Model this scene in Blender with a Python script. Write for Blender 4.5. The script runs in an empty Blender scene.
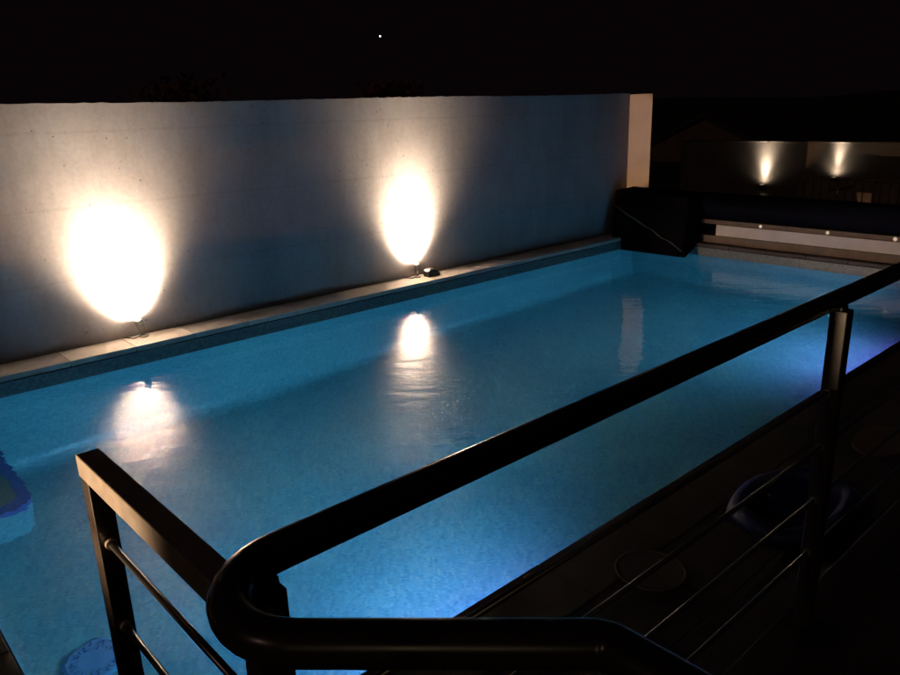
import bpy, bmesh, math, random
from mathutils import Vector, Matrix
random.seed(7)
S = bpy.context.scene
C = S.collection
PI = math.pi

# ------------------------------------------------------------------ helpers
def lin(r, g, b):
    f = lambda c: (c/255/12.92) if c/255 <= 0.04045 else ((c/255+0.055)/1.055)**2.4
    return (f(r), f(g), f(b), 1)

def mat(name, col=(.5,.5,.5,1), rough=.5, metal=0.0, **kw):
    m = bpy.data.materials.new(name); m.use_nodes = True
    b = m.node_tree.nodes['Principled BSDF']
    b.inputs['Base Color'].default_value = col
    b.inputs['Roughness'].default_value = rough
    b.inputs['Metallic'].default_value = metal
    for k, v in kw.items():
        b.inputs[k.replace('_', ' ')].default_value = v
    return m

def N(m, typ, **kw):
    n = m.node_tree.nodes.new(typ)
    for k, v in kw.items(): setattr(n, k, v)
    return n

def L(m, a, b): m.node_tree.links.new(a, b)

def ramp(m, src, stops):
    r = N(m, 'ShaderNodeValToRGB')
    e = r.color_ramp.elements
    while len(e) < len(stops): e.new(.5)
    for i, (p, c) in enumerate(stops):
        e[i].position = p; e[i].color = c
    L(m, src, r.inputs[0])
    return r.outputs[0]

def noise(m, scale, detail=4, rough=.6, vec=None):
    n = N(m, 'ShaderNodeTexNoise')
    n.inputs['Scale'].default_value = scale; n.inputs['Detail'].default_value = detail
    n.inputs['Roughness'].default_value = rough
    if vec is None:
        t = N(m, 'ShaderNodeTexCoord'); vec = t.outputs['Object']
    L(m, vec, n.inputs['Vector'])
    return n.outputs['Fac']

def bump(m, src, strength=.3, dist=.01):
    b = N(m, 'ShaderNodeBump')
    b.inputs['Strength'].default_value = strength; b.inputs['Distance'].default_value = dist
    L(m, src, b.inputs['Height'])
    return b.outputs[0]

def bsdf(m): return m.node_tree.nodes['Principled BSDF']

def varied(name, c1, c2, scale, rough=.6, bstr=.2, bdist=.004, metal=0.0, rvar=0.0):
    m = mat(name, c1, rough, metal)
    f = noise(m, scale, 6)
    L(m, ramp(m, f, [(.35, c1), (.65, c2)]), bsdf(m).inputs['Base Color'])
    L(m, bump(m, noise(m, scale*4, 5), bstr, bdist), bsdf(m).inputs['Normal'])
    if rvar:
        L(m, ramp(m, noise(m, scale*2, 6), [(.3, (rough-rvar,)*3+(1,)), (.7, (rough+rvar,)*3+(1,))]), bsdf(m).inputs['Roughness'])
    return m

def tag(o, label=None, cat=None, group=None, kind=None):
    if label: o['label'] = label
    if cat: o['category'] = cat
    if group: o['group'] = group
    if kind: o['kind'] = kind
    return o

def obj(name, bm, m, parent=None, smooth=False, bevel=0.0, recalc=True):
    me = bpy.data.meshes.new(name)
    if recalc: bmesh.ops.recalc_face_normals(bm, faces=bm.faces)
    bm.to_mesh(me); bm.free()
    if smooth:
        for p in me.polygons: p.use_smooth = True
    o = bpy.data.objects.new(name, me); C.objects.link(o)
    if m: me.materials.append(m)
    if parent:
        o.parent = parent
        o.matrix_parent_inverse = Matrix.Identity(4)
        o.location = -Vector(parent_origin(parent))
    if bevel:
        b = o.modifiers.new('bevel', 'BEVEL'); b.width = bevel; b.segments = 2; b.limit_method = 'ANGLE'
        b.angle_limit = math.radians(35)
    return o

def parent_origin(p):
    v = Vector((0,0,0))
    while p is not None:
        v += Vector(p.location); p = p.parent
    return v

def thing(name, label, cat, loc, group=None):
    o = bpy.data.objects.new(name, None); C.objects.link(o); o.location = loc
    o.empty_display_size = .1
    return tag(o, label, cat, group)

def box(bm, x0, x1, y0, y1, z0, z1):
    vs = [bm.verts.new((x, y, z)) for x in (x0, x1) for y in (y0, y1) for z in (z0, z1)]
    for f in ((0,1,3,2),(4,6,7,5),(0,4,5,1),(2,3,7,6),(0,2,6,4),(1,5,7,3)):
        bm.faces.new([vs[i] for i in f])
    return bm

def bxs(*bs):
    bm = bmesh.new()
    for b in bs: box(bm, *b)
    return bm

def tube(bm, pts, r, n=16, caps=True):
    pts = [Vector(p) for p in pts]
    rs = r if isinstance(r, (list, tuple)) else [r]*len(pts)
    rings = []
    t0 = (pts[1]-pts[0]).normalized()
    up = Vector((0,0,1)) if abs(t0.z) < .9 else Vector((1,0,0))
    u = (up - t0*up.dot(t0)).normalized()
    for i, p in enumerate(pts):
        if i == 0: t = (pts[1]-pts[0])
        elif i == len(pts)-1: t = pts[-1]-pts[-2]
        else: t = (pts[i+1]-p).normalized() + (p-pts[i-1]).normalized()
        t.normalize()
        u = (u - t*u.dot(t)).normalized(); v = t.cross(u)
        rings.append([bm.verts.new(p + (u*math.cos(2*PI*k/n) + v*math.sin(2*PI*k/n))*rs[i]) for k in range(n)])
    for a, b in zip(rings, rings[1:]):
        for k in range(n): bm.faces.new((a[k], a[(k+1)%n], b[(k+1)%n], b[k]))
    if caps:
        bm.faces.new(rings[0][::-1]); bm.faces.new(rings[-1])
    return bm

def fillet(pts, rad, seg=10):
    """round the corners of a polyline; rad is one radius per inner point"""
    pts = [Vector(p) for p in pts]
    out = [pts[0]]
    for i in range(1, len(pts)-1):
        a, p, b = pts[i-1], pts[i], pts[i+1]
        d1 = (a-p).normalized(); d2 = (b-p).normalized(); r = rad[i-1]
        ang = d1.angle(d2); t = r/math.tan(ang/2)
        bis = (d1+d2).normalized(); c = p + bis*(r/math.sin(ang/2))
        s = p + d1*t; e = p + d2*t
        va, vb = s-c, e-c; th = va.angle(vb); ax = va.cross(vb).normalized()
        for k in range(seg+1):
            out.append(c + Matrix.Rotation(th*k/seg, 3, ax) @ va)
    out.append(pts[-1])
    return out

def prism(bm, poly, z0, z1):
    lo = [bm.verts.new((x, y, z0)) for x, y in poly]; hi = [bm.verts.new((x, y, z1)) for x, y in poly]
    bm.faces.new(lo[::-1]); bm.faces.new(hi)
    n = len(poly)
    for i in range(n): bm.faces.new((lo[i], lo[(i+1)%n], hi[(i+1)%n], hi[i]))
    return bm

# ------------------------------------------------------------------ world, view
W = bpy.data.worlds.new('World'); S.world = W; W.use_nodes = True
bg = W.node_tree.nodes['Background']
sky = W.node_tree.nodes.new('ShaderNodeTexSky'); sky.sky_type = 'NISHITA'; sky.sun_disc = False
sky.sun_elevation = math.radians(-6); sky.sun_rotation = math.radians(200)
mixw = W.node_tree.nodes.new('ShaderNodeMixRGB'); mixw.blend_type = 'ADD'; mixw.inputs[0].default_value = 1
mulw = W.node_tree.nodes.new('ShaderNodeMixRGB'); mulw.blend_type = 'MULTIPLY'; mulw.inputs[0].default_value = 1
mulw.inputs[2].default_value = (.01, .006, .008, 1)
W.node_tree.links.new(sky.outputs[0], mulw.inputs[1])
W.node_tree.links.new(mulw.outputs[0], mixw.inputs[1])
mixw.inputs[2].default_value = (.0021, .0011, .0015, 1)
W.node_tree.links.new(mixw.outputs[0], bg.inputs['Color'])
bg.inputs['Strength'].default_value = 1.0
S.view_settings.view_transform = 'Standard'; S.view_settings.look = 'None'
S.view_settings.exposure = 0; S.view_settings.gamma = 1; S.view_settings.use_curve_mapping = False
S.render.engine = 'CYCLES'
S.cycles.caustics_refractive = True; S.cycles.caustics_reflective = True
S.cycles.sample_clamp_indirect = 110; S.cycles.max_bounces = 10; S.cycles.transmission_bounces = 8

# ------------------------------------------------------------------ camera
f = 754.0
d1 = Vector((868, 255.5, -f)).normalized()
bb = (868*75 + f*f)/255.5
u = -Vector((75, -bb, -f)).normalized()
yv = u.cross(d1)
cam = bpy.data.objects.new('camera', bpy.data.cameras.new('camera')); C.objects.link(cam)
M = Matrix(((d1.x, d1.y, d1.z), (yv.x, yv.y, yv.z), (u.x, u.y, u.z))).to_4x4()
M.translation = (0, 0, 2.0); cam.matrix_world = M
cam.data.sensor_width = 36; cam.data.lens = f/900*36; cam.data.clip_start = .02; cam.data.clip_end = 2000
S.camera = cam

# ------------------------------------------------------------------ materials
def concrete():
    m = mat('board_concrete', (.4,.4,.4,1), .8)
    b = bsdf(m)
    big = ramp(m, noise(m, 1.3, 7, .65), [(.3, (.26,.225,.225,1)), (.7, (.34,.30,.295,1))])
    tc = N(m, 'ShaderNodeTexCoord')
    v = N(m, 'ShaderNodeTexVoronoi'); v.inputs['Scale'].default_value = 13; L(m, tc.outputs['Object'], v.inputs['Vector'])
    # small air holes, only in some of the cells
    hole = ramp(m, v.outputs['Distance'], [(.0, (1,1,1,1)), (.07, (1,1,1,1)), (.13, (0,0,0,1))])
    pick = N(m, 'ShaderNodeSeparateColor'); L(m, v.outputs['Color'], pick.inputs[0])
    g = N(m, 'ShaderNodeMath', operation='GREATER_THAN'); g.inputs[1].default_value = .55; L(m, pick.outputs[0], g.inputs[0])
    h = N(m, 'ShaderNodeMath', operation='MULTIPLY'); L(m, hole, h.inputs[0]); L(m, g.outputs[0], h.inputs[1])
    clus = ramp(m, noise(m, 1.1, 3), [(.42, (0,0,0,1)), (.52, (1,1,1,1))])
    h0 = h; h = N(m, 'ShaderNodeMath', operation='MULTIPLY'); L(m, h0.outputs[0], h.inputs[0]); L(m, clus, h.inputs[1])
    # formwork seams: thin darker lines that wander a little
    sep = N(m, 'ShaderNodeSeparateXYZ'); L(m, tc.outputs['Object'], sep.inputs[0])
    nz = noise(m, 2.5, 4)
    add = N(m, 'ShaderNodeMath', operation='MULTIPLY_ADD'); add.inputs[1].default_value = .05; L(m, nz, add.inputs[0]); L(m, sep.outputs[2], add.inputs[2])
    mod = N(m, 'ShaderNodeMath', operation='PINGPONG'); mod.inputs[1].default_value = .32; L(m, add.outputs[0], mod.inputs[0])
    seam = ramp(m, mod.outputs[0], [(.0, (.7,.7,.7,1)), (.02, (1,1,1,1))])
    mx = N(m, 'ShaderNodeMixRGB', blend_type='MULTIPLY'); mx.inputs[0].default_value = .35; L(m, big, mx.inputs[1]); L(m, seam, mx.inputs[2])
    mx2 = N(m, 'ShaderNodeMixRGB', blend_type='MIX'); L(m, h.outputs[0], mx2.inputs[0]); L(m, mx.outputs[0], mx2.inputs[1]); mx2.inputs[2].default_value = (.09,.08,.075,1)
    # fine mottling
    fn = ramp(m, noise(m, 28, 6, .7), [(.3, (.86,.86,.86,1)), (.7, (1.05,1.05,1.05,1))])
    mx3 = N(m, 'ShaderNodeMixRGB', blend_type='MULTIPLY'); mx3.inputs[0].default_value = 1; L(m, mx2.outputs[0], mx3.inputs[1]); L(m, fn, mx3.inputs[2])
    ms = N(m, 'ShaderNodeMapping'); ms.inputs['Scale'].default_value = (2.6, 1, .5); L(m, tc.outputs['Object'], ms.inputs['Vector'])
    st = ramp(m, noise(m, 1.6, 7, .7, ms.outputs[0]), [(.38, (.80,.78,.76,1)), (.55, (1,1,1,1))])
    mx4 = N(m, 'ShaderNodeMixRGB', blend_type='MULTIPLY'); mx4.inputs[0].default_value = .5; L(m, mx3.outputs[0], mx4.inputs[1]); L(m, st, mx4.inputs[2])
    L(m, mx4.outputs[0], b.inputs['Base Color'])
    inv = N(m, 'ShaderNodeMath', operation='MULTIPLY_ADD'); inv.inputs[1].default_value = -1.5; L(m, h.outputs[0], inv.inputs[0]); L(m, noise(m, 30, 6, .7), inv.inputs[2])
    L(m, bump(m, inv.outputs[0], .3, .0014), b.inputs['Normal'])
    return m

def mosaic(name, cols, grout):
    m = mat(name, cols[0], .35)
    b = bsdf(m)
    tc = N(m, 'ShaderNodeTexCoord')
    mp = N(m, 'ShaderNodeMapping'); mp.inputs['Scale'].default_value = (38, 38, 38); mp.inputs['Location'].default_value = (.37, .41, .43)
    L(m, tc.outputs['Object'], mp.inputs['Vector'])
    fl = N(m, 'ShaderNodeVectorMath', operation='FLOOR'); L(m, mp.outputs[0], fl.inputs[0])
    wn = N(m, 'ShaderNodeTexWhiteNoise', noise_dimensions='3D'); L(m, fl.outputs[0], wn.inputs['Vector'])
    st = [(i/(len(cols)-1), c) for i, c in enumerate(cols)]
    base = ramp(m, wn.outputs['Value'], st)
    fr = N(m, 'ShaderNodeVectorMath', operation='FRACTION'); L(m, mp.outputs[0], fr.inputs[0])
    sp = N(m, 'ShaderNodeSeparateXYZ'); L(m, fr.outputs[0], sp.inputs[0])
    # grout lines perpendicular to the two in-plane axes: use the face normal to leave out the third
    geo = N(m, 'ShaderNodeNewGeometry'); sn = N(m, 'ShaderNodeSeparateXYZ'); L(m, geo.outputs['True Normal'], sn.inputs[0])
    acc = None
    for i in range(3):
        a = N(m, 'ShaderNodeMath', operation='ABSOLUTE'); L(m, sn.outputs[i], a.inputs[0])
        w = N(m, 'ShaderNodeMath', operation='LESS_THAN'); w.inputs[1].default_value = .5; L(m, a.outputs[0], w.inputs[0])
        g = N(m, 'ShaderNodeMath', operation='LESS_THAN'); g.inputs[1].default_value = .11; L(m, sp.outputs[i], g.inputs[0])
        q = N(m, 'ShaderNodeMath', operation='MULTIPLY'); L(m, w.outputs[0], q.inputs[0]); L(m, g.outputs[0], q.inputs[1])
        if acc is None: acc = q.outputs[0]
        else:
            mm = N(m, 'ShaderNodeMath', operation='MAXIMUM'); L(m, acc, mm.inputs[0]); L(m, q.outputs[0], mm.inputs[1]); acc = mm.outputs[0]
    mx = N(m, 'ShaderNodeMixRGB'); L(m, acc, mx.inputs[0]); L(m, base, mx.inputs[1]); mx.inputs[2].default_value = grout
    big = ramp(m, noise(m, 1.1, 5), [(.3, (.75,.8,.85,1)), (.7, (1.1,1.05,1.0,1))])
    m3 = N(m, 'ShaderNodeMixRGB', blend_type='MULTIPLY'); m3.inputs[0].default_value = 1; L(m, mx.outputs[0], m3.inputs[1]); L(m, big, m3.inputs[2])
    L(m, m3.outputs[0], b.inputs['Base Color'])
    L(m, bump(m, acc, .3, .002), b.inputs['Normal'])
    return m

def water_mat():
    m = bpy.data.materials.new('pool_water'); m.use_nodes = True
    nt = m.node_tree; nt.nodes.remove(nt.nodes['Principled BSDF'])
    g = N(m, 'ShaderNodeBsdfGlass'); g.inputs['IOR'].default_value = 1.33; g.inputs['Roughness'].default_value = 0.0
    tc = N(m, 'ShaderNodeTexCoord')
    mp = N(m, 'ShaderNodeMapping'); mp.inputs['Scale'].default_value = (1.0, .38, 1)
    m0 = N(m, 'ShaderNodeMapping'); m0.inputs['Rotation'].default_value = (0, 0, math.radians(-47))
    L(m, tc.outputs['Object'], m0.inputs['Vector']); L(m, m0.outputs[0], mp.inputs['Vector'])
    a = noise(m, 8, 3, .5, mp.outputs[0]); b2 = noise(m, 1.3, 2, .5)
    ad = N(m, 'ShaderNodeMath', operation='MULTIPLY_ADD'); ad.inputs[1].default_value = 2.0; L(m, b2, ad.inputs[0]); L(m, a, ad.inputs[2])
    L(m, bump(m, ad.outputs[0], 1.0, WAVE), g.inputs['Normal'])
    L(m, g.outputs[0], nt.nodes['Material Output'].inputs['Surface'])
    return m
WAVE = .0048

M_conc = concrete()
M_conc_pier = varied('return_concrete', (.42,.41,.39,1), (.5,.48,.45,1), 2.5, .8, .2, .003)
M_mosaic = mosaic('blue_mosaic', [(.10,.37,.43,1), (.15,.49,.53,1), (.20,.57,.60,1), (.12,.42,.48,1), (.28,.58,.54,1)], (.18,.42,.48,1))  # last, palest tile colour stands in for flecks of caustic light
M_band = mosaic('grey_green_mosaic', [(.10,.125,.12,1), (.14,.17,.16,1), (.085,.105,.10,1), (.19,.21,.18,1), (.12,.145,.135,1)], (.14,.16,.15,1))
M_nosing = mosaic('violet_nosing', [(.07,.11,.40,1), (.11,.17,.50,1), (.09,.10,.34,1)], (.12,.18,.4,1))
M_stepm = mosaic('olive_mosaic', [(.16,.24,.17,1), (.2,.3,.22,1), (.13,.2,.17,1)], (.2,.28,.24,1))
M_water = water_mat()
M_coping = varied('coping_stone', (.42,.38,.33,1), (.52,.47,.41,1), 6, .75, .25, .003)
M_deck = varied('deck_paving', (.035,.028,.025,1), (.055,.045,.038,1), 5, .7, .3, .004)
M_ground = varied('dark_soil', (.03,.026,.022,1), (.05,.042,.035,1), 2, .95, .5, .02)
M_terr = varied('terrace_tile', (.055,.045,.04,1), (.08,.065,.055,1), 4, .6, .2, .003)
M_grass = varied('grass', (.02,.03,.015,1), (.04,.05,.02,1), 3, .95, .6, .03)
M_rail = varied('brown_painted_steel', (.022,.015,.012,1), (.034,.024,.019,1), 9, .30, .04, .001, 0.0, .06)
bsdf(M_rail).inputs['Coat Weight'].default_value = .3; bsdf(M_rail).inputs['Coat Roughness'].default_value = .2
M_rod = mat('steel_rod', (.22,.205,.195,1), .3, 1.0)
M_bar = varied('brushed_bronze_steel', (.18,.145,.12,1), (.23,.19,.16,1), 14, .42, .05, .0004, 0.0, .08)
M_post = varied('dark_post_steel', (.045,.036,.030,1), (.065,.053,.045,1), 14, .42, .05, .0004, 0.0, .08)
M_lampm = varied('lamp_metal', (.20,.18,.16,1), (.3,.27,.24,1), 40, .38, .05, .0005, .8)
M_black = varied('black_plastic', (.012,.011,.011,1), (.02,.018,.017,1), 12, .5, .1, .001)
M_roll = varied('navy_bubble_cover', (.002,.0022,.005,1), (.003,.0033,.007,1), 5, .6, .4, .004)
bsdf(M_roll).inputs['Specular IOR Level'].default_value=.03
M_tarp = varied('black_tarp', (.003,.003,.0035,1), (.005,.005,.006,1), 4, .6, .1, .002)
bsdf(M_tarp).inputs['Specular IOR Level'].default_value=.0
M_brown = varied('brown_timber', (.09,.06,.045,1), (.14,.10,.07,1), 7, .6, .3, .003)
M_white = varied('cream_panel', (.48,.44,.38,1), (.56,.51,.45,1), 4, .55, .1, .001)
M_far = varied('grey_render', (.09,.078,.072,1), (.12,.105,.095,1), 2, .85, .3, .01)
M_brick = varied('brown_house_wall', (.16,.10,.08,1), (.22,.14,.11,1), 3, .85, .3, .01)
M_roof = varied('dark_roof_tile', (.05,.03,.025,1), (.08,.045,.04,1), 6, .8, .5, .02)
M_fence = varied('fence_board', (.16,.12,.09,1), (.24,.18,.13,1), 4, .8, .3, .004)
M_trunk = varied('bark', (.07,.05,.035,1), (.12,.09,.06,1), 12, .9, .6, .02)
M_leaf = varied('reddish_leaf', (.22,.09,.06,1), (.30,.14,.08,1), 3, .7, .1, .001)
M_disc = mat('frosted_lid', (.16,.15,.145,1), .4)
M_lidrim = mat('lid_rim', (.12,.115,.11,1), .4)
M_blue = varied('blue_vinyl', (.010,.020,.11,1), (.016,.03,.15,1), 6, .5, .3, .004)
M_drainp = varied('drain_blue', (.16,.36,.58,1), (.20,.42,.64,1), 10, .4, .1, .001)
M_drainm = varied('drain_mark', (.09,.22,.40,1), (.11,.26,.45,1), 10, .5, .1, .001)
def emit(name, col, s):
    m = bpy.data.materials.new(name); m.use_nodes = True
    b = bsdf(m); b.inputs['Base Color'].default_value = (.8,.8,.8,1)
    b.inputs['Emission Color'].default_value = col; b.inputs['Emission Strength'].default_value = s
    return m
M_glow = emit('lamp_lens_glow', (1,.80,.5,1), 40)
M_dot = emit('small_dot_glow', (1,.84,.62,1), .3)
M_poolglow = emit('pool_lens_glow', (.4,.55,1,1), 12)
M_star = emit('star_glow', (1,.98,.95,1), 6)

# ------------------------------------------------------------------ setting
PX0, PX1, PY0, PY1 = .36, 10.08, 1.975, 6.82        # pool opening
ZW, ZF = -.17, -1.80                                 # water, floor
def frame_sheet(x0, x1, y0, y1, hx0, hx1, hy0, hy1, z):
    bm = bmesh.new()
    o = [bm.verts.new(p) for p in ((x0,y0,z),(x1,y0,z),(x1,y1,z),(x0,y1,z))]
    h = [bm.verts.new(p) for p in ((hx0,hy0,z),(hx1,hy0,z),(hx1,hy1,z),(hx0,hy1,z))]
    for i in range(4): bm.faces.new((o[i], o[(i+1)%4], h[(i+1)%4], h[i]))
    return bm
tag(obj('ground', frame_sheet(-150, 400, -250, 300, PX0-.2, PX1+.3, PY0-.2, PY1+.2, -.06), M_ground), kind='structure')
# paved deck round the pool
bm = bmesh.new()
def slabs(x0, x1, y0, y1, nx, ny, z1, t=.05, gap=.004):
    dx = (x1-x0)/nx; dy = (y1-y0)/ny
    for i in range(nx):
        for j in range(ny):
            box(bm, x0+i*dx+gap/2, x0+(i+1)*dx-gap/2, y0+j*dy+gap/2, y0+(j+1)*dy-gap/2, z1-t, z1+random.uniform(-.0006,.0006))
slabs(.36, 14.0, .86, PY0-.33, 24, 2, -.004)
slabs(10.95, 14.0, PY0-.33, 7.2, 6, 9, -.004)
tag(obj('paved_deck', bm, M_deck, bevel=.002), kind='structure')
# coping stones
bm = bmesh.new()
slabs(PX0-.35, PX1+.14, PY1, 7.197, 18, 1, 0)
tag(obj('pool_coping', bm, M_coping, bevel=.006), kind='structure')
bm = bmesh.new()
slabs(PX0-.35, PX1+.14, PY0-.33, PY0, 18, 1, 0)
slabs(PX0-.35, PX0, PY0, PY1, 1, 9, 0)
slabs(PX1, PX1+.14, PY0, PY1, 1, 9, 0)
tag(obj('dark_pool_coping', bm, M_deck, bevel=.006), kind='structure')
# basin
bm = bmesh.new()
x0, x1, y0, y1 = PX0+.012, PX1-.012, PY0+.012, PY1-.012
def quad(bm, *ps): bm.faces.new([bm.verts.new(p) for p in ps])
quad(bm, (x0,y0,ZF),(x1,y0,ZF),(x1,y1,ZF),(x0,y1,ZF))
for a, b in (((x0,y0),(x1,y0)),((x1,y0),(x1,y1)),((x1,y1),(x0,y1)),((x0,y1),(x0,y0))):
    quad(bm, (*a,ZF),(*b,ZF),(*b,-.185),(*a,-.185))
RC = .24
def cove(p, q, inw):
    prev = None
    for k in range(9):
        a_ = PI/2*k/8; o_ = RC*(1-math.sin(a_)); h_ = RC*(1-math.cos(a_))
        row = [bm.verts.new((c[0]+inw[0]*(o_+.001), c[1]+inw[1]*(o_+.001), ZF+.001+h_)) for c in (p, q)]
        if prev: bm.faces.new((prev[0], prev[1], row[1], row[0]))
        prev = row
cove((x0,y0),(x1,y0),(0,1)); cove((x1,y0),(x1,y1),(-1,0)); cove((x1,y1),(x0,y1),(0,-1)); cove((x0,y1),(x0,y0),(1,0))
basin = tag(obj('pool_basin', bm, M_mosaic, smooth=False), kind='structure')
bm = bmesh.new()
for a, b in (((x0,y0),(x1,y0)),((x1,y0),(x1,y1)),((x1,y1),(x0,y1)),((x0,y1),(x0,y0))):
    quad(bm, (*a,-.185),(*b,-.185),(*b,-.052),(*a,-.052))
tag(obj('waterline_tiles', bm, M_band), kind='structure')
# corner step under water with its violet nosing
def step_poly(ins):
    X0, X1, Y0, Y1 = x0+.001, 1.045-ins, 5.745+ins, y1-.001
    r = .16
    pts = [(X0, Y1), (X0, Y0)]
    for k in range(9):
        a = -PI/2 + PI/2*k/8
        pts.append((X1-r+r*math.cos(a), Y0+r+r*math.sin(a)))
    pts.append((X1, Y1))
    return pts
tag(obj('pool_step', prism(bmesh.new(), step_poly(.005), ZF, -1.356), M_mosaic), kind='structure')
bm = bmesh.new(); bm.faces.new([bm.verts.new((*p, -1.352)) for p in step_poly(.03)])
tag(obj('step_tread', bm, M_stepm, recalc=False), kind='structure')
bm = bmesh.new()
pa, pb = step_poly(0.0)[1:], step_poly(.085)[1:]
za, zb = -1.349, -1.39
va = [bm.verts.new((*p, za)) for p in pa]; vb = [bm.verts.new((*p, za)) for p in pb]; vc = [bm.verts.new((*p, zb-.04)) for p in pa]
for i in range(len(pa)-1):
    bm.faces.new((va[i], va[i+1], vb[i+1], vb[i])); bm.faces.new((va[i+1], va[i], vc[i], vc[i+1]))
tag(obj('step_nosing', bm, M_nosing), kind='structure')
# water
bm = bmesh.new(); quad(bm, (x0,y0,ZW),(x1,y0,ZW),(x1,y1,ZW),(x0,y1,ZW))
tag(obj('water', bm, M_water, recalc=False), kind='structure')
# terrace on which the camera stands
bm = bmesh.new()
box(bm, -4, .30, -4, 1.42, -.05, .47); box(bm, .3005, 9, -4, .80, -.05, .47)
tag(obj('terrace', bm, M_terr, bevel=.006), kind='structure')
tag(obj('lawn', bxs((14.01, 60, -40, 60, -.2, -.02)), M_grass), kind='structure')
# hill far away
bm = bmesh.new()
n = 60; g = []
for i in range(n+1):
    a = math.radians(-25 + 130*i/n); row = []
    for j, (r_, k) in enumerate(((70,0),(95,.35),(130,.8),(170,1.0),(230,.4))):
        h = .45*k*(7+4*math.sin(a*5+1)+2.5*math.sin(a*13)+random.uniform(-.5,.5)) - .3
        row.append(bm.verts.new((r_*math.cos(a), r_*math.sin(a), h)))
    g.append(row)
for i in range(n):
    for j in range(4): bm.faces.new((g[i][j], g[i+1][j], g[i+1][j+1], g[i][j+1]))
tag(obj('hill', bm, M_grass, smooth=True), kind='structure')

# ------------------------------------------------------------------ concrete wall
wall = thing('concrete_wall', 'long pale concrete wall behind the pool, lit by two spotlights', 'wall', (5, 7.3, -.06))
bm = bmesh.new()
nx = 180; X0, X1 = -3.0, 10.41
lo, hi, hb, lb = [], [], [], []
for i in range(nx+1):
    x = X0 + (X1-X0)*i/nx
    z = 2.135 + random.uniform(-.004, .004) + .006*math.sin(x*1.3)
    lo.append(bm.verts.new((x, 7.2, -.06))); hi.append(bm.verts.new((x, 7.2, z)))
    hb.append(bm.verts.new((x, 7.4, z+random.uniform(-.003,.003)))); lb.append(bm.verts.new((x, 7.4, -.06)))
for i in range(nx):
    bm.faces.new((lo[i], lo[i+1], hi[i+1], hi[i])); bm.faces.new((hi[i], hi[i+1], hb[i+1], hb[i])); bm.faces.new((hb[i], hb[i+1], lb[i+1], lb[i]))
bm.faces.new((lo[0], hi[0], hb[0], lb[0])); bm.faces.new((lo[-1], lb[-1], hb[-1], hi[-1]))
obj('wall_face', bm, M_conc, wall)
obj('return_pier', prism(bmesh.new(), [(10.413,7.4),(10.413,6.79),(10.62,6.97),(10.62,7.4)], -.06, 2.125), M_conc_pier, wall, bevel=.006)

# ------------------------------------------------------------------ wall spotlights
def lamp_light(name, loc, aim, energy, angle, blend, col, radius=.03, parent=None):
    l = bpy.data.lights.new(name, 'SPOT'); l.energy = energy; l.spot_size = math.radians(angle); l.spot_blend = blend
    l.color = col; l.shadow_soft_size = radius
    o = bpy.data.objects.new(name, l); C.objects.link(o)
    o.location = loc; d = Vector(aim)-Vector(loc)
    o.rotation_euler = d.to_track_quat('-Z', 'Y').to_euler()
    if parent:
        o.parent = parent; o.location = Vector(loc)-parent_origin(parent)
    return o
WARM = (1, .80, .57)
def reflector_light(name, loc, aim, energy, lobes, col, radius=.03, parent=None):
    """a lamp with a soft reflector: its strength falls off smoothly with the angle from the axis"""
    l = bpy.data.lights.new(name, 'POINT'); l.energy = energy; l.color = col; l.shadow_soft_size = radius
    l.use_nodes = True; nt = l.node_tree; em = nt.nodes['Emission']
    tc = nt.nodes.new('ShaderNodeTexCoord'); sp = nt.nodes.new('ShaderNodeSeparateXYZ'); nt.links.new(tc.outputs['Normal'], sp.inputs[0])
    ng = nt.nodes.new('ShaderNodeMath'); ng.operation = 'MULTIPLY'; ng.inputs[1].default_value = SGN; nt.links.new(sp.outputs[2], ng.inputs[0])
    ac = nt.nodes.new('ShaderNodeMath'); ac.operation = 'ARCCOSINE'; nt.links.new(ng.outputs[0], ac.inputs[0])
    tot = None
    for w, deg, pw in lobes:
        dv = nt.nodes.new('ShaderNodeMath'); dv.operation = 'DIVIDE'; dv.inputs[1].default_value = math.radians(deg); nt.links.new(ac.outputs[0], dv.inputs[0])
        sq = nt.nodes.new('ShaderNodeMath'); sq.operation = 'POWER'; sq.inputs[1].default_value = pw; nt.links.new(dv.outputs[0], sq.inputs[0])
        ne = nt.nodes.new('ShaderNodeMath'); ne.operation = 'MULTIPLY'; ne.inputs[1].default_value = -1; nt.links.new(sq.outputs[0], ne.inputs[0])
        ex = nt.nodes.new('ShaderNodeMath'); ex.operation = 'EXPONENT'; nt.links.new(ne.outputs[0], ex.inputs[0])
        mu = nt.nodes.new('ShaderNodeMath'); mu.operation = 'MULTIPLY'; mu.inputs[1].default_value = w; nt.links.new(ex.outputs[0], mu.inputs[0])
        if tot is None: tot = mu.outputs[0]
        else:
            ad = nt.nodes.new('ShaderNodeMath'); nt.links.new(tot, ad.inputs[0]); nt.links.new(mu.outputs[0], ad.inputs[1]); tot = ad.outputs[0]
    nt.links.new(tot, em.inputs['Strength'])
    o = bpy.data.objects.new(name, l); C.objects.link(o); o.location = loc
    o.rotation_euler = (Vector(aim)-Vector(loc)).to_track_quat('-Z', 'Y').to_euler()
    if parent: o.parent = parent; o.location = Vector(loc)-parent_origin(parent)
    return o
SGN = -1.0
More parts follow.
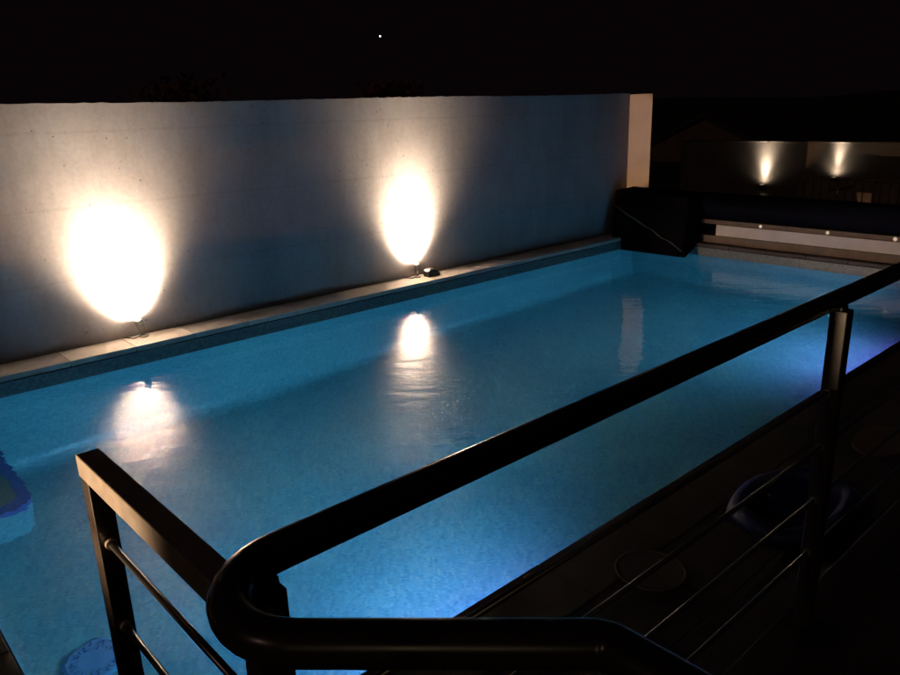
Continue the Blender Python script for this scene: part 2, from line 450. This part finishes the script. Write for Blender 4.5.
def wall_spot(x, lean, label, k=1.0):
    t = thing('garden_spotlight', label, 'spotlight', (x, 7.10, 0), 'spotlights on the coping')
    bm = bmesh.new()
    tube(bm, [(x, 7.10, .0), (x, 7.10, .012)], .045, 24); tube(bm, [(x, 7.10, .012), (x, 7.10, .04)], .012, 10)
    obj('foot', bm, M_lampm, t, smooth=False, bevel=.001)
    bm = bmesh.new()
    top = Vector((x+lean, 7.108, .165)); b = Vector((x, 7.10, .038))
    d = (top-b).normalized()
    tube(bm, [b, b+d*.02, top-d*.02, top], [.024, .031, .036, .038], 28, caps=False)
    tube(bm, [top, top-d*.022], [.033, .031], 28, caps=False)
    body = obj('lamp_head', bm, M_lampm, t, smooth=True)
    bm = bmesh.new(); tube(bm, [top-d*.022, top-d*.019], .0315, 28)
    obj('lens', bm, M_glow, body)
    bm = bmesh.new()
    tube(bm, fillet([(x-.02, 7.05, .035), (x-.10, 7.08, .006), (x-.16, 7.19, .006)], [.03]), .005, 8)
    obj('cable', bm, M_black, t, smooth=True)
    p = top + d*.012
    reflector_light('light_beam', p, p+Vector((lean*3.5, .80, 1.0)), SPOT_IN*k, ((1, 41, 4),), WARM, .03, t)
    reflector_light('light_halo', p, p+Vector((lean*3.5, .20, 1.0)), SPOT_OUT*k, ((1, 24, 2), (.035, 60, 2)), WARM, .03, t)
    return t
SPOT_IN, SPOT_OUT = 2200, 1800
wall_spot(2.46, -.030, 'small upright spotlight alone on the coping, nearer of the two under the concrete wall', 1.1)
wall_spot(5.88, .0, 'small upright spotlight with a dark box beside it, farther of the two on the coping')

# dark lump beside the second lamp
t = thing('junction_box', 'small dark wedge-shaped box on the coping beside the farther spotlight', 'box', (6.03, 7.02, 0))
bm = bmesh.new()
prof = [(0,0),(0,.075),(.035,.095),(.11,.085),(.19,.04),(.2,0)]
a = [bm.verts.new((5.95+px, 6.965, pz)) for px, pz in prof]; b = [bm.verts.new((5.95+px, 7.075, pz)) for px, pz in prof]
bm.faces.new(a); bm.faces.new(b[::-1])
for i in range(len(prof)): bm.faces.new((a[i], b[i], b[(i+1)%6], a[(i+1)%6]))
obj('housing', bm, M_black, t, bevel=.012)
obj('cover_plate', bxs((5.995, 6.055, 6.985, 7.055, .0935, .0975)), M_lampm, t, bevel=.001)

# ------------------------------------------------------------------ pool lights (in the near wall, shining across)
def pool_light(x, label, e):
    t = thing('pool_light', label, 'pool light', (x, y0, -.75), 'underwater pool lights')
    bm = bmesh.new(); tube(bm, [(x, y0+.002, -.75), (x, y0+.03, -.75)], [.135, .125], 32)
    obj('rim', bm, M_white, t, smooth=False, bevel=.003)
    bm = bmesh.new(); tube(bm, [(x, y0+.03, -.75), (x, y0+.045, -.75)], [.10, .07], 32)
    obj('lens', bm, M_poolglow, t)
    l = bpy.data.lights.new('pool_beam', 'SPOT'); l.energy = e; l.spot_size = math.radians(142); l.spot_blend = 1.0
    l.color = POOLC; l.shadow_soft_size = .08
    o = bpy.data.objects.new('pool_beam', l); C.objects.link(o)
    o.rotation_euler = Vector((0, 1, -.06)).to_track_quat('-Z', 'Z').to_euler()
    o.parent = t; o.location = (0, .15, 0)
    l = bpy.data.lights.new('pool_glow', 'SPOT'); l.energy = e*.42; l.spot_size = math.radians(110); l.spot_blend = 1.0  # extra violet spot added to tint the floor below the lens
    l.color = (.55, .16, 1.0); l.shadow_soft_size = .08
    o = bpy.data.objects.new('pool_glow', l); C.objects.link(o)
    o.rotation_euler = Vector((0, .35, -1)).to_track_quat('-Z', 'Y').to_euler()
    o.parent = t; o.location = (0, .15, 0)
POOLC = (.16, .59, 1.0)
pool_light(2.55, 'round underwater light in the near pool wall, closer to the handrail bend', 215)
pool_light(8.2, 'round underwater light in the near pool wall, closer to the rolled cover', 145)

# main drain on the floor
dx, dy = .90, 4.22
t = thing('pool_drain', 'round pale blue drain cover with a ring of raised marks on the pool floor', 'drain cover', (dx, dy, ZF))
bm = bmesh.new(); tube(bm, [(dx,dy,ZF+.003),(dx,dy,ZF+.012),(dx,dy,ZF+.022)], [.185,.18,.16], 40)
obj('cover', bm, M_drainp, t)
bm = bmesh.new()
for k in range(22):
    a = 2*PI*k/22
    for r_, w in ((.118, .012 if k%3 else .02),):
        c, s_ = math.cos(a), math.sin(a)
        p0 = Vector((dx+(r_-.022)*c, dy+(r_-.022)*s_, ZF+.024)); p1 = Vector((dx+(r_+.022)*c, dy+(r_+.022)*s_, ZF+.024))
        tube(bm, [p0, p1], w*.4, 6)
obj('grille', bm, M_drainm, t)

# ------------------------------------------------------------------ guard rail
ZT = 1.49
rail = thing('guard_rail', 'dark steel guard rail with a thick rounded handrail and thin rods', 'railing', (.34, .72, .47))
hr = [(6.2, .74, ZT), (.268, .74, ZT), (.268, .612, ZT), (.527, .368, ZT), (.517, -.95, ZT)]
path = fillet([hr[0], (.142, .744, ZT), (.524, .366, ZT), (.516, -.95, ZT)], [.094, .035], 12)
hr_o = obj('handrail', tube(bmesh.new(), path, .0245, 32), M_rail, rail, smooth=True)
def post(x, y, z0, z1, w=.045, d=.045):
    o = obj('post', bxs((x-w/2, x+w/2, y-d/2, y+d/2, z0, z1)), M_post, rail, bevel=.0025)
    fl = obj('base_plate', bxs((x-.06, x+.06, y-.06, y+.06, z0-.001, z0+.008)), M_post, o, bevel=.002)
    return o
for x in (.345, 2.06, 3.9, 5.75):
    y = .733
    p = post(x, y, .4705, ZT-.03)
    bm = bmesh.new(); box(bm, x-.02, x+.02, y-.008, y+.018, ZT-.0295, ZT-.0205)
    obj('bracket', bm, M_bar, p)
post(.522, -.6, .4705, ZT-.03)
for z in (1.232, 1.071, .906, .736):
    bm = bmesh.new(); tube(bm, [(.36, .735, z), (6.1, .735, z)], .006, 12)
    r_ = obj('rod', bm, M_rod, rail, smooth=True)
    for x in (2.06, 3.9):
        bm = bmesh.new(); tube(bm, [(x-.032, .735, z), (x-.0235, .735, z)], .011, 16)
        obj('collar', bm, M_bar, r_)
# short square rail towards the pool
gr = thing('square_rail', 'short square steel rail end above the water, left of the rounded handrail', 'railing', (.34, 1.35, .47))
bm = bmesh.new()
zt = 1.435; zb = zt-.042
box(bm, .319, .359, .73, 1.352, zb, zt)
obj('top_bar', bm, M_bar, gr, bevel=.002)
p = obj('post', bxs((.3205, .3575, 1.31, 1.3505, .4705, zb-.0005)), M_rail, gr, bevel=.002)
obj('base_plate', bxs((.28, .398, 1.27, 1.391, .4702, .478)), M_bar, p, bevel=.002)
for z in (1.268, 1.092, .92, .75):
    bm = bmesh.new(); tube(bm, [(.339, .722, z), (.339, 1.312, z)], .0062, 12)
    r_ = obj('rod', bm, M_rod, gr, smooth=True)
    bm = bmesh.new(); tube(bm, [(.339, 1.300, z), (.339, 1.3095, z)], .0105, 16)
    obj('collar', bm, M_bar, r_)

# ------------------------------------------------------------------ pool cover roller at the far end
rx, rz, rr = 10.52, .475, .215
roll = thing('cover_roller', 'long rolled navy pool cover on its stand at the far end of the pool', 'pool cover', (rx, 4, 0))
bm = bmesh.new()
n = 28; rings = []
ys = [1.2 + (6.25-1.2)*i/60 for i in range(61)]
for i, y in enumerate(ys):
    k = 1 + .012*math.sin(y*3.1) + random.uniform(-.004, .004)
    rings.append([bm.verts.new((rx + rr*k*(1+.03*math.sin(3*a_+y))*math.cos(a_), y, rz + rr*k*math.sin(a_))) for a_ in [2*PI*q/n for q in range(n)]])
for a, b in zip(rings, rings[1:]):
    for q in range(n): bm.faces.new((a[q], a[(q+1)%n], b[(q+1)%n], b[q]))
bm.faces.new(rings[0]); bm.faces.new(rings[-1][::-1])
obj('rolled_cover', bm, M_roll, roll, smooth=True)
bm = bmesh.new(); box(bm, 10.30, 10.75, 1.3, 6.3, .262, .325)
beam = obj('support_beam', bm, M_brown, roll, bevel=.004)
obj('front_panel', bxs((10.262, 10.29, 1.3, 5.52, .105, .262)), M_white, roll, bevel=.003)
obj('plinth', bxs((10.24, 10.80, 1.3, 6.5, -.05, .1045)), M_brown, roll, bevel=.004)
for y in (2.2, 5.85):
    obj('stand_leg', bxs((10.5, 10.56, y-.03, y+.03, .1, .28)), M_black, roll)
for y in (3.15, 3.96, 4.87):  # row of small bright discs along the beam
    bm = bmesh.new(); tube(bm, [(10.288, y, .293), (10.2995, y, .293)], .030, 20)
    l = obj('dot_rim', bm, M_lampm, roll)
    bm = bmesh.new(); tube(bm, [(10.285, y, .293), (10.288, y, .293)], .020, 20)
    obj('dot_face', bm, M_dot, l)

# black folded tarp over the roller end and the pool corner
tp = thing('draped_tarp', 'black tarp draped over the roller end, hanging to the water in the pool corner', 'tarp', (10.0, 6.4, 0))
bm = bmesh.new()
P = {
 'a': (10.42, 7.05, .72), 'b': (10.42, 5.80, .70),         # back top
 'c': (9.98, 7.10, .70), 'd': (9.98, 5.86, .655),          # front top edge
 'e': (9.86, 7.02, .49),                                   # fold starts at the left
 'f': (9.72, 5.72, -.055),                                 # fold ends low at the right
 'g': (9.74, 7.00, -.195), 'h': (9.74, 5.69, -.165),       # hem
 'i': (10.23, 5.76, -.02), 'j': (10.23, 7.05, .0), 'k': (9.92, 5.78, .40),
}
V = {k: bm.verts.new(p) for k, p in P.items()}
for fc in ('abdc', 'cdk', 'cke', 'ekf', 'efhg', 'bikd', 'ifk', 'ihf', 'cegj', 'caj', 'gjih', 'aji', 'aib'):
    try: bm.faces.new([V[c] for c in fc])
    except Exception as ex: print('tarp', fc, ex)
tarp = obj('tarp_sheet', bm, M_tarp, tp, smooth=True)
sb = tarp.modifiers.new('sub', 'SUBSURF'); sb.subdivision_type = 'SIMPLE'; sb.levels = 4; sb.render_levels = 4
tx = bpy.data.textures.new('tarp_folds', 'CLOUDS'); tx.noise_scale = .22
dm = tarp.modifiers.new('folds', 'DISPLACE'); dm.texture = tx; dm.strength = .02; dm.mid_level = .5
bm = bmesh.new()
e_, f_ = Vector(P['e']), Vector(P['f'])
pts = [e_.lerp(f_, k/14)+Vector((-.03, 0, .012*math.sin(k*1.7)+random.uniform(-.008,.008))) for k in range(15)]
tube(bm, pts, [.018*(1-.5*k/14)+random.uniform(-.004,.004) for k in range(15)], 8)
M_foldline = varied('pale_fold_line', (.03,.028,.028,1), (.09,.085,.085,1), 14, .6, .3, .003)
obj('fold_highlight', bm, M_foldline, tp, smooth=True)  # pale tube standing in for the highlight along the fold

# ------------------------------------------------------------------ things on the near deck
t = thing('skimmer_lid', 'round glassy lid with a pale rim lying on the deck below the rods', 'lid', (2.58, 1.6, 0))
bm = bmesh.new(); cx_, cy_ = 2.58, 1.58
pts = [(cx_+.15*math.cos(2*PI*k/40), cy_+.15*math.sin(2*PI*k/40), .012) for k in range(41)]
tube(bm, pts, .007, 8, caps=False)
obj('rim', bm, M_lidrim, t, smooth=True)
bm = bmesh.new(); tube(bm, [(cx_,cy_,.001),(cx_,cy_,.010)], .147, 40)
obj('plate', bm, M_disc, t)
t = thing('paddling_ring', 'deflated dark blue inflatable ring lying on the deck behind the rods', 'inflatable', (3.5, 1.33, 0))
bm = bmesh.new(); cx_, cy_ = 3.52, 1.36
pts = [(cx_+.34*math.cos(2*PI*k/48), cy_+.235*math.sin(2*PI*k/48)+.02*math.sin(6*PI*k/48), .045+.012*math.sin(2*PI*k*5/48)) for k in range(49)]
tube(bm, pts, .05, 12, caps=False)
obj('tube_ring', bm, M_blue, t, smooth=True)
bm = bmesh.new(); tube(bm, [(cx_,cy_,.006),(cx_,cy_,.022)], [.24,.23], 32); 
for v in bm.verts: v.co.x = cx_+(v.co.x-cx_)*1.3
obj('base_sheet', bm, M_blue, t)
t = thing('foot_mat', 'small pale brown mat lying on the deck behind the rail post', 'mat', (4.75, 1.33, 0))
bm = bmesh.new(); prism(bm, [(4.7+.26*math.cos(2*PI*k/24), 1.35+.15*math.sin(2*PI*k/24)) for k in range(24)], -.003, .012)
obj('mat_pad', bm, M_brown, t, bevel=.004)

# ------------------------------------------------------------------ background
fw = thing('garden_wall', 'low grey rendered garden wall far behind the pool, with two wall lights', 'wall', (16.1, 5, -.02))
obj('wall_face', bxs((16, 16.2, -6, 9.6, -.02, 1.12)), M_far, fw, bevel=.01)
obj('cap', bxs((15.97, 16.23, -6.03, 9.63, 1.121, 1.15)), M_far, fw, bevel=.006)
def far_light(y, z, label, e, ang, lean):
    t = thing('wall_uplight', label, 'wall light', (15.92, y, z), 'uplights on the far garden wall')
    bm = bmesh.new(); tube(bm, [(15.90, y, z-.12), (15.90, y, z)], .045, 20, caps=False)
    h = obj('housing', bm, M_black, t); bm = bmesh.new(); tube(bm, [(15.90, y, z-.03), (15.90, y, z-.026)], .042, 20)
    obj('lens', bm, M_glow, h)
    obj('bracket', bxs((15.93, 15.998, y-.02, y+.02, z-.09, z-.05)), M_black, t)
    reflector_light('uplight_beam', (15.90, y, z+.01), (15.99, y+lean, z+1), e, ((1, ang, 2), (.04, 40, 2)), WARM, .02, t)
far_light(7.58, .25, 'wall light on the far grey wall, left one with the wider glow', 700, 15, 0)
far_light(6.13, .47, 'wall light on the far grey wall, right one with the narrower glow', 600, 11, -.06)

fn = thing('board_fence', 'low brown board fence in front of the far garden wall', 'fence', (15, 5.5, -.02))
for y in (6.37, 5.09, 3.8, 2.5):
    obj('fence_post', bxs((14.97, 15.06, y-.04, y+.04, -.02, .52)), M_fence, fn)
bm = bmesh.new()
yy = 2.55
while yy < 6.32:
    box(bm, 15.0, 15.02, yy, yy+.13, .03, .49+random.uniform(-.01,.01)); yy += .15
obj('boards', bm, M_fence, fn)
obj('top_rail', bxs((14.985, 15.04, 2.4, 6.42, .521, .55)), M_fence, fn)
t = thing('pale_paddle', 'pale flat paddle board leaning against the board fence', 'board', (14.8, 5.65, 0))
bm = bmesh.new()
prism(bm, [(.20*math.cos(2*PI*k/24), .04*math.sin(2*PI*k/24)) for k in range(24)], -.012, .012)
for v in bm.verts:
    q = Matrix.Rotation(math.radians(90), 3, 'Z') @ Matrix.Rotation(math.radians(80), 3, 'X') @ v.co
    q = Matrix.Rotation(math.radians(-12), 3, 'X') @ q
    v.co = q + Vector((14.93, 5.62, .40))
obj('board', bm, M_fence, t)

hs = thing('gabled_house', 'dark brown gabled house standing beyond the far garden wall', 'house', (26, 13.6, -.02))
bm = bmesh.new()
gy, hw = 13.6, 2.7
pts = [(gy-hw, -.02), (gy-hw, .25), (gy, 1.46), (gy+hw, .25), (gy+hw, -.02)]
a = [bm.verts.new((24, y, z)) for y, z in pts]; b = [bm.verts.new((31, y, z)) for y, z in pts]
bm.faces.new(a); bm.faces.new(b[::-1])
for i in range(5): bm.faces.new((a[i], b[i], b[(i+1)%5], a[(i+1)%5]))
obj('wall', bm, M_brick, hs)
for s in (-1, 1):
    bm = bmesh.new()
    q = [(gy, 1.47), (gy+s*(hw+.25), .14), (gy+s*(hw+.25), .24), (gy, 1.58)]
    a = [bm.verts.new((23.8, y, z)) for y, z in q]; b = [bm.verts.new((31.2, y, z)) for y, z in q]
    bm.faces.new(a); bm.faces.new(b[::-1])
    for i in range(4): bm.faces.new((a[i], b[i], b[(i+1)%4], a[(i+1)%4]))
    obj('roof', bm, M_roof, hs)

def tree(x, y, h, R, label):
    t = thing('tree', label, 'tree', (x, y, -.06), 'trees behind the concrete wall')
    bm = bmesh.new()
    tube(bm, [(x,y,-.06),(x+.03,y,h*.35),(x-.04,y+.03,h*.62),(x,y,h*.85)], [.09,.075,.05,.02], 10)
    for k in range(9):
        a = random.uniform(0, 2*PI); z = h*random.uniform(.35,.75)
        tube(bm, [(x,y,z),(x+R*.4*math.cos(a),y+R*.4*math.sin(a),z+.2),(x+R*.8*math.cos(a),y+R*.8*math.sin(a),z+.35)], [.035,.02,.008], 6)
    obj('trunk', bm, M_trunk, t, smooth=True)
    bm = bmesh.new()
    cl = [(Vector((random.gauss(0,.45)*R, random.gauss(0,.45)*R, random.uniform(-.35,.42)*h*.55))) for _ in range(26)]
    for c in cl:
        for _ in range(85):
            p = Vector((x, y, h*.72)) + c + Vector([random.gauss(0, .13) for _ in range(3)])
            if p.z > h: p.z = h-random.random()*.2
            d = Vector([random.gauss(0,1) for _ in range(3)]).normalized(); e = d.orthogonal().normalized(); g_ = d.cross(e)
            s_ = random.uniform(.03, .06)
            bm.faces.new([bm.verts.new(p+e*s_*1.5), bm.verts.new(p+g_*s_*.6), bm.verts.new(p-e*s_*1.5), bm.verts.new(p-g_*s_*.6)])
    obj('crown', bm, M_leaf, t)
tree(4.0, 9.6, 2.5, .75, 'dim reddish tree crown just above the wall, nearer left one')
tree(8.2, 10.2, 2.45, .55, 'dim reddish tree crown just above the wall, farther right one')

bm = bmesh.new(); bmesh.ops.create_icosphere(bm, subdivisions=2, radius=.65)
st = tag(obj('star', bm, M_star), 'single tiny white star high in the black sky', 'star')
sd = Vector((.609, .788, .087)).normalized()*700
st.location = sd + Vector((0,0,2))

l = bpy.data.lights.new('night_fill', 'SUN'); l.energy = .045; l.angle = math.radians(3); l.color = (1, .62, .5)  # weak reddish sun lamp added to lift the dark gable
o = bpy.data.objects.new('night_fill', l); C.objects.link(o); o.rotation_euler = Vector((1, -.05, -.45)).to_track_quat('-Z', 'Y').to_euler()
# ------------------------------------------------------------------ added warm lights, out of view beside and behind the camera
lamp_light('pier_spot', (-4.5, 6.93, 1.0), (10.4, 7.32, 1.42), 3800, 7.2, .35, (1, .50, .24), .04)  # unseen spot, narrow cone aimed to warm only the wall return
lamp_light('panel_spot', (-4.5, 6.93, .12), (10.3, 3.4, .16), 1900, 23, .3, (1, .60, .34), .04)  # unseen low spot added to warm the cream front panel
lamp_light('bar_spot', (-2.2, 2.2, .95), (.33, 1.32, 1.42), 1300, 13, .8, (1, .68, .40), .05)  # unseen narrow spot added to brighten the side of the square rail
l = bpy.data.lights.new('warm_fill', 'AREA'); l.shape = 'RECTANGLE'; l.size = 1.4; l.size_y = 1.0; l.energy = 2.6; l.color = (1, .76, .42)  # unseen area light added for highlights on rods and posts
o = bpy.data.objects.new('warm_fill', l); C.objects.link(o); o.location = (-3.0, -2.2, 2.9)
o.rotation_euler = (Vector((5, 2, .6))-o.location).to_track_quat('-Z', 'Y').to_euler()
